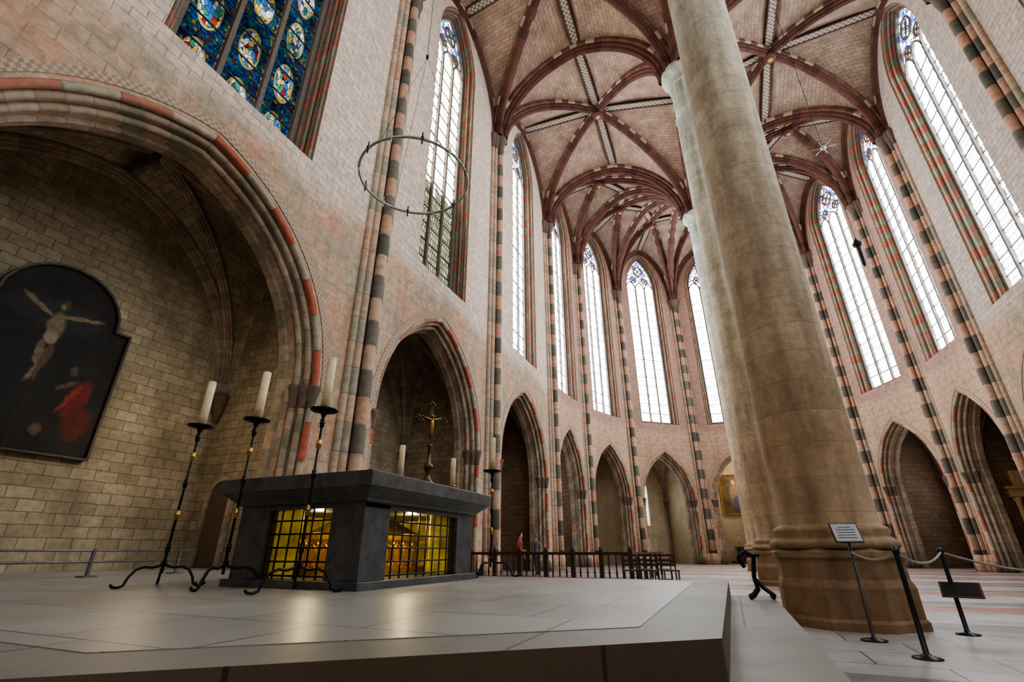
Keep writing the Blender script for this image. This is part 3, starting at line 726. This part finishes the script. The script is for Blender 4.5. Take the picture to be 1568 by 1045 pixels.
PAINT2=mat_painting('oil_painting_saint',[(0,1.6,.45,1.0,0,(.30,.22,.14)),(0,2.7,.18,.22,0,(.5,.38,.26)),(.2,1.0,.5,.6,0,(.12,.10,.2))],(.06,.05,.03),(.2,.14,.07))
mb=MB(); fa_=Frame((-.1,48.3),(2.2,48.3),(1.5,20))
ins=lambda k:[(k,2.9+k),(2.3-k,2.9+k),(2.3-k,6.3-k),(k,6.3-k)]
mb.face([fa_.p(u,-.04,z) for u,z in ins(.12)],[(u-1.15,z-2.9) for u,z in ins(.12)],PAINT2)
loft(mb,fa_,ins,[(0,.05),(0,-.12),(.06,-.14),(.12,-.04)],[GOLD]*3,True); mb.obj('framed_painting')
plight('axial_chapel_lamp',(1.6,46.2,6.0),220,(1,.84,.6),.2)
mb=MB(); mb.box((1.5,47.3,F+.1),(3.4,1.6,.2),WD); mb.box((1.5,47.6,F+.7),(2.2,.8,1.0),WD); mb.box((1.5,47.6,F+1.24),(2.5,.95,.08),WD)
for s in (-.8,.8): mb.lathe((1.5+s,47.6,F+1.28),[(.1,0),(.03,.05),(.03,.4),(.06,.42)],BRASS,10); candle(mb,1.5+s,47.6,F+1.7,.4,.03)
mb.obj('side_altar')

mb=MB(); NI=simple('niche_panel',(.12,.085,.055),.7)
yn=-.3+4.95+4.15; frn=Frame((-12.3,yn),(-11.4,yn),(-11,0)); o=outline(.45,.38,P,1.15,1.65,8)
panel(mb,frn,-.02,o,[],NI); loft(mb,frn,lambda k:outline(.45,.38+k,P,1.15,1.65+k,8),[(0,-.02),(0,-.08),(.12,-.08),(.14,0)],[VG]*3); mb.obj('door_1')  # flat dark panel with a frame, standing in for an arched wall niche
GM=simple('barrier_steel',(.20,.20,.20),.4,.8)
mb=MB()
for y in (2.2,3.6,5.0,6.4): mb.box((-9.35,y,P+.2),(.04,.04,.4),GM); mb.box((-9.35,y,P+.01),(.2,.2,.02),GM)
for z in (.38,.22): mb.tube([(-9.35,1.6,P+z),(-9.35,6.6,P+z)],.016,GM,6)
mb.obj('low_barrier')
mb=MB(); mb.box((-12.2,2.1,P+.25),(.6,1.1,.5),WD); mb.box((-12.2,2.1,P+.53),(.7,1.2,.06),WD); mb.box((-12.45,2.1,P+.75),(.08,1.1,.4),WD); mb.obj('wooden_bench')

# ------------------------------------------------------------------ choir railing
mb=MB(); yr=17.3; xa,xb=-9.0,-3.1
for z,h in ((-.09,.09),(F+.12,.08)): mb.box(((xa+xb)/2,yr,z),(xb-xa,.12 if z>-.5 else .09,h),WD)
k=0; x=xa
while x<=xb+.01:
    if k%8==0: mb.box((x,yr,(F+0)/2),(.14,.14,-F),WD); mb.lathe((x,yr,0),[(.08,0),(.05,.03),(.07,.08),(.01,.14)],WD,10)
    elif k%2==0: mb.lathe((x,yr,F+.15),[(.02,0),(.035,.15),(.02,.3),(.03,.4),(.02,.55),(.025,.72)],WD,8)
    x+=(xb-xa)/48; k+=1
yq=yr; xq=xb
while yq<26: mb.box((xq,yq,(F-.05)/2),(.1,.1,-F-.05),WD); yq+=1.5
mb.box((xq,21.6,-.09),(.1,8.8,.07),WD); mb.box((xq,21.6,-.5),(.05,8.8,.05),WD)
mb.obj('choir_railing')
def chair(x,y,rz):
    mb=MB(); Mx=Matrix.Translation((x,y,F))@Matrix.Rotation(rz,4,'Z')
    for a in (-.2,.2):
        mb.box((a,-.2,.225),(.035,.035,.45),WD,M4=Mx); mb.box((a,.2,.45),(.035,.035,.9),WD,M4=Mx); mb.box((a,0,.15),(.02,.4,.025),WD,M4=Mx)
    mb.box((0,0,.46),(.46,.46,.035),WD,M4=Mx)
    for z in (.6,.72,.86): mb.box((0,.2,z),(.4,.02,.06),WD,M4=Mx)
    mb.box((0,-.2,.2),(.4,.02,.025),WD,M4=Mx)
    mb.obj('wooden_chair')
for (x,y,r) in ((-2.85,15.6,.2),(-2.3,15.7,-.1),(-1.75,15.9,.3),(-2.6,16.6,0),(-2.0,16.7,.15)): chair(x,y,r)

# ------------------------------------------------------------------ rope barrier & sign
ROPE=simple('barrier_rope',(.36,.33,.28),.8); BLK=simple('post_black',(.012,.012,.014),.35)
SIGN=simple('sign_card',(.55,.55,.60),.5)
def post(x,y,plac=False):
    mb=MB(); mb.lathe((x,y,F),[(.13,0),(.13,.012),(.05,.03),(.026,.05),(.026,.95),(.036,.96),(.036,1.0),(.012,1.03)],BLK,16)
    if plac:
        Mx=Matrix.Translation((x+.05,y-.10,F+.52))@Matrix.Rotation(-.3,4,'Z')@Matrix.Rotation(-.9,4,'X')
        mb.box((0,0,0),(.42,.02,.26),WD2,M4=Mx); mb.box((0,-.012,0),(.38,.006,.22),BLK,M4=Mx)
    mb.obj('barrier_post')
PS=[(1.63,6.78),(2.62,8.8),(6.6,12.6)]
post(*PS[0]); post(*PS[1],True); post(*PS[2])
def rope(a,b,sag=.25):
    return [(a[0]+(b[0]-a[0])*t/16,a[1]+(b[1]-a[1])*t/16,F+.97-sag*4*(t/16)*(1-t/16)) for t in range(17)]
mb=MB(); 
for a,b,s in ((PS[0],PS[1],.12),(PS[1],PS[2],.28),((1.40,7.75),PS[0],.08)): mb.tube(rope(a,b,s),.014,ROPE,6)
mb.obj('barrier_rope')
mb=MB(); sx,sy=1.40,7.8
mb.lathe((sx,sy,F),[(.14,0),(.14,.015),(.04,.03),(.018,.05),(.018,1.15)],BLK,14)
Mx=Matrix.Translation((sx,sy,F+1.2))@Matrix.Rotation(math.radians(12),4,'Z')@Matrix.Rotation(math.radians(-25),4,'X')
mb.box((0,0,0),(.33,.02,.26),BLK,M4=Mx); mb.box((0,-.012,0),(.30,.006,.23),SIGN,M4=Mx)
for k in range(5): mb.box((0,-.016,.07-.035*k),(.22 if k else .14,.003,.008),BLK,M4=Mx)
mb.obj('information_sign')
mb=MB()
def crv(L,r=.016):
    S=[]
    for i in range(len(L)-1):
        for t in (0,.5): S.append(tuple(L[i][q]*(1-t)+L[i+1][q]*t for q in range(3)))
    S.append(L[-1]); mb.tube(S,r,IRON,7)
for dy in (0,.3):
    x,y=.42,7.7+dy
    crv([(x-.30,y,F+.78),(x-.36,y,F+.90),(x-.26,y,F+.98),(x-.16,y,F+.92),(x-.20,y,F+.66),(x-.12,y,F+.55),(x-.06,y,F+.50),(x+.0,y,F+.46),(x-.03,y,F+.415)],.025)
    crv([(x-.20,y,F+.66),(x-.18,y,F+.52),(x-.24,y,F+.45),(x-.30,y,F+.415)],.025)
mb.box((.24,7.85,F+.93),(.16,.5,.04),IRON); mb.box((.22,7.85,F+.62),(.04,.34,.04),IRON); mb.obj('iron_kneeler')

# ------------------------------------------------------------------ people
def person(x,y,heading,coat,trou,hair,lean=0,h=1.7):
    J=[((0,0,.95),.13),((0,0,1.12),.12),((0,.0,1.30),.145),((0,0,1.42),.10),((0,.01,1.50),.055),((0,.02,1.56),.05),
       ((.10,0,.90),.095),((.11,.04,.50),.062),((.11,0,.09),.042),((.12,.13,.04),.035),
       ((-.10,0,.90),.095),((-.12,-.05,.50),.062),((-.12,-.12,.09),.042),((-.12,.0,.04),.035),
       ((.19,0,1.40),.065),((.25,.02,1.13),.046),((.20,.20,1.02),.033),((.17,.26,1.02),.028),
       ((-.19,0,1.40),.065),((-.26,-.02,1.12),.046),((-.27,.08,.88),.033),((-.27,.10,.82),.028)]
    E=[(0,1),(1,2),(2,3),(3,4),(4,5),(0,6),(6,7),(7,8),(8,9),(0,10),(10,11),(11,12),(12,13),(3,14),(14,15),(15,16),(16,17),(3,18),(18,19),(19,20),(20,21)]
    me=bpy.data.meshes.new('tmp'); me.from_pydata([j[0] for j in J],E,[]); o=bpy.data.objects.new('tmp',me); bpy.context.scene.collection.objects.link(o)
    s=o.modifiers.new('s','SKIN'); ss=o.modifiers.new('u','SUBSURF'); ss.levels=1; ss.render_levels=1
    for i,sv in enumerate(me.skin_vertices[0].data): sv.radius=(J[i][1],J[i][1]*(.75 if i in(1,2,0) else 1)); sv.use_root=(i==0)
    dg=bpy.context.evaluated_depsgraph_get(); dg.update(); ev=o.evaluated_get(dg); m2=bpy.data.meshes.new_from_object(ev)
    mb=MB(); SK=simple('skin',(.55,.34,.25),.6); CT=simple('coat',coat,.8); TR=simple('trousers',trou,.8); HR=simple('hair',hair,.7); SH=simple('shoe',(.03,.025,.02),.6)
    for p in m2.polygons:
        c=p.center
        mt=SH if c.z<.10 else TR if c.z<.93 and abs(c.x)<.2 else SK if (c.z>1.49 or (c.y>.19 and c.z>.95) or (abs(c.x)>.2 and c.z<.88)) else CT
        mb.face([m2.vertices[v].co for v in p.vertices],None,mt,True)
    bpy.data.objects.remove(o); 
    hd=[(.02,-.115),(.05,-.11),(.068,-.07),(.078,-.02),(.08,.03),(.075,.075),(.05,.108),(.01,.12)]
    mb.lathe((0,.03,1.63),hd,SK,16,sy=1.22)
    mb.lathe((0,.012,1.645),[(.06,-.07),(.086,-.03),(.09,.03),(.083,.08),(.055,.118),(.005,.13)],HR,16,sy=1.15)
    mb.tube([(0,.125,1.645),(0,.15,1.615),(0,.13,1.605)],[.008,.013,.01],SK,6)
    for s_ in (-1,1):
        mb.lathe((s_*.03,.118,1.645),[(.003,-.008),(.011,0),(.003,.008)],SH,6); mb.lathe((s_*.085,.02,1.625),[(.004,-.03),(.014,0),(.004,.03)],SK,6)
    mb.tube([(-.022,.12,1.58),(.022,.12,1.58)],.005,CT,5)
    for (bx,by,bz,d) in ((.165,.27,1.02,(0,1,-.1)),(-.27,.10,.81,(0,.25,-1))):
        D=Vector(d).normalized(); S=Vector((1,0,0))
        mb.tube([Vector((bx,by,bz))-D*.02,Vector((bx,by,bz))+D*.07],[.026,.036],SK,8)
        for f,l in zip((-1.5,-.5,.5,1.5),(.055,.07,.075,.065)):
            b0=Vector((bx,by,bz))+D*.07+S*f*.018; mb.tube([b0,b0+D*l*.5,b0+D*l*.9+Vector((0,.015,-.01))],.0085,SK,5)
        b0=Vector((bx,by,bz))+D*.02-S*.03; mb.tube([b0,b0-S*.02+D*.04,b0-S*.02+D*.065],.01,SK,5)
    ob=mb.obj('person'); ob.location=(x,y,F); ob.rotation_euler=(0,0,heading); ob.scale=(h/1.75,)*3
person(-8.5,20.9,-1.6,(.30,.05,.035),(.03,.04,.08),(.04,.025,.015)); person(-7.85,21.2,1.2,(.10,.09,.085),(.04,.04,.045),(.25,.14,.06),h=1.66)

# ------------------------------------------------------------------ world, camera
w=bpy.data.worlds.new('World'); bpy.context.scene.world=w; w.use_nodes=True
w.node_tree.nodes['Background'].inputs[0].default_value=(.5,.6,.8,1); w.node_tree.nodes['Background'].inputs[1].default_value=.3
cd=bpy.data.cameras.new('cam'); cam=bpy.data.objects.new('cam',cd); bpy.context.scene.collection.objects.link(cam)
cd.sensor_width=36; cd.lens=725/1568*36; cd.clip_end=200; cd.clip_start=.05
cam.rotation_euler=(math.radians(90+23.9),0,math.radians(23)); bpy.context.scene.camera=cam
try: bpy.context.scene.view_settings.look='AgX - Medium High Contrast'
except Exception as e: print(e)
for o in bpy.context.scene.objects:
    if o.parent is None: o.location.z-=F
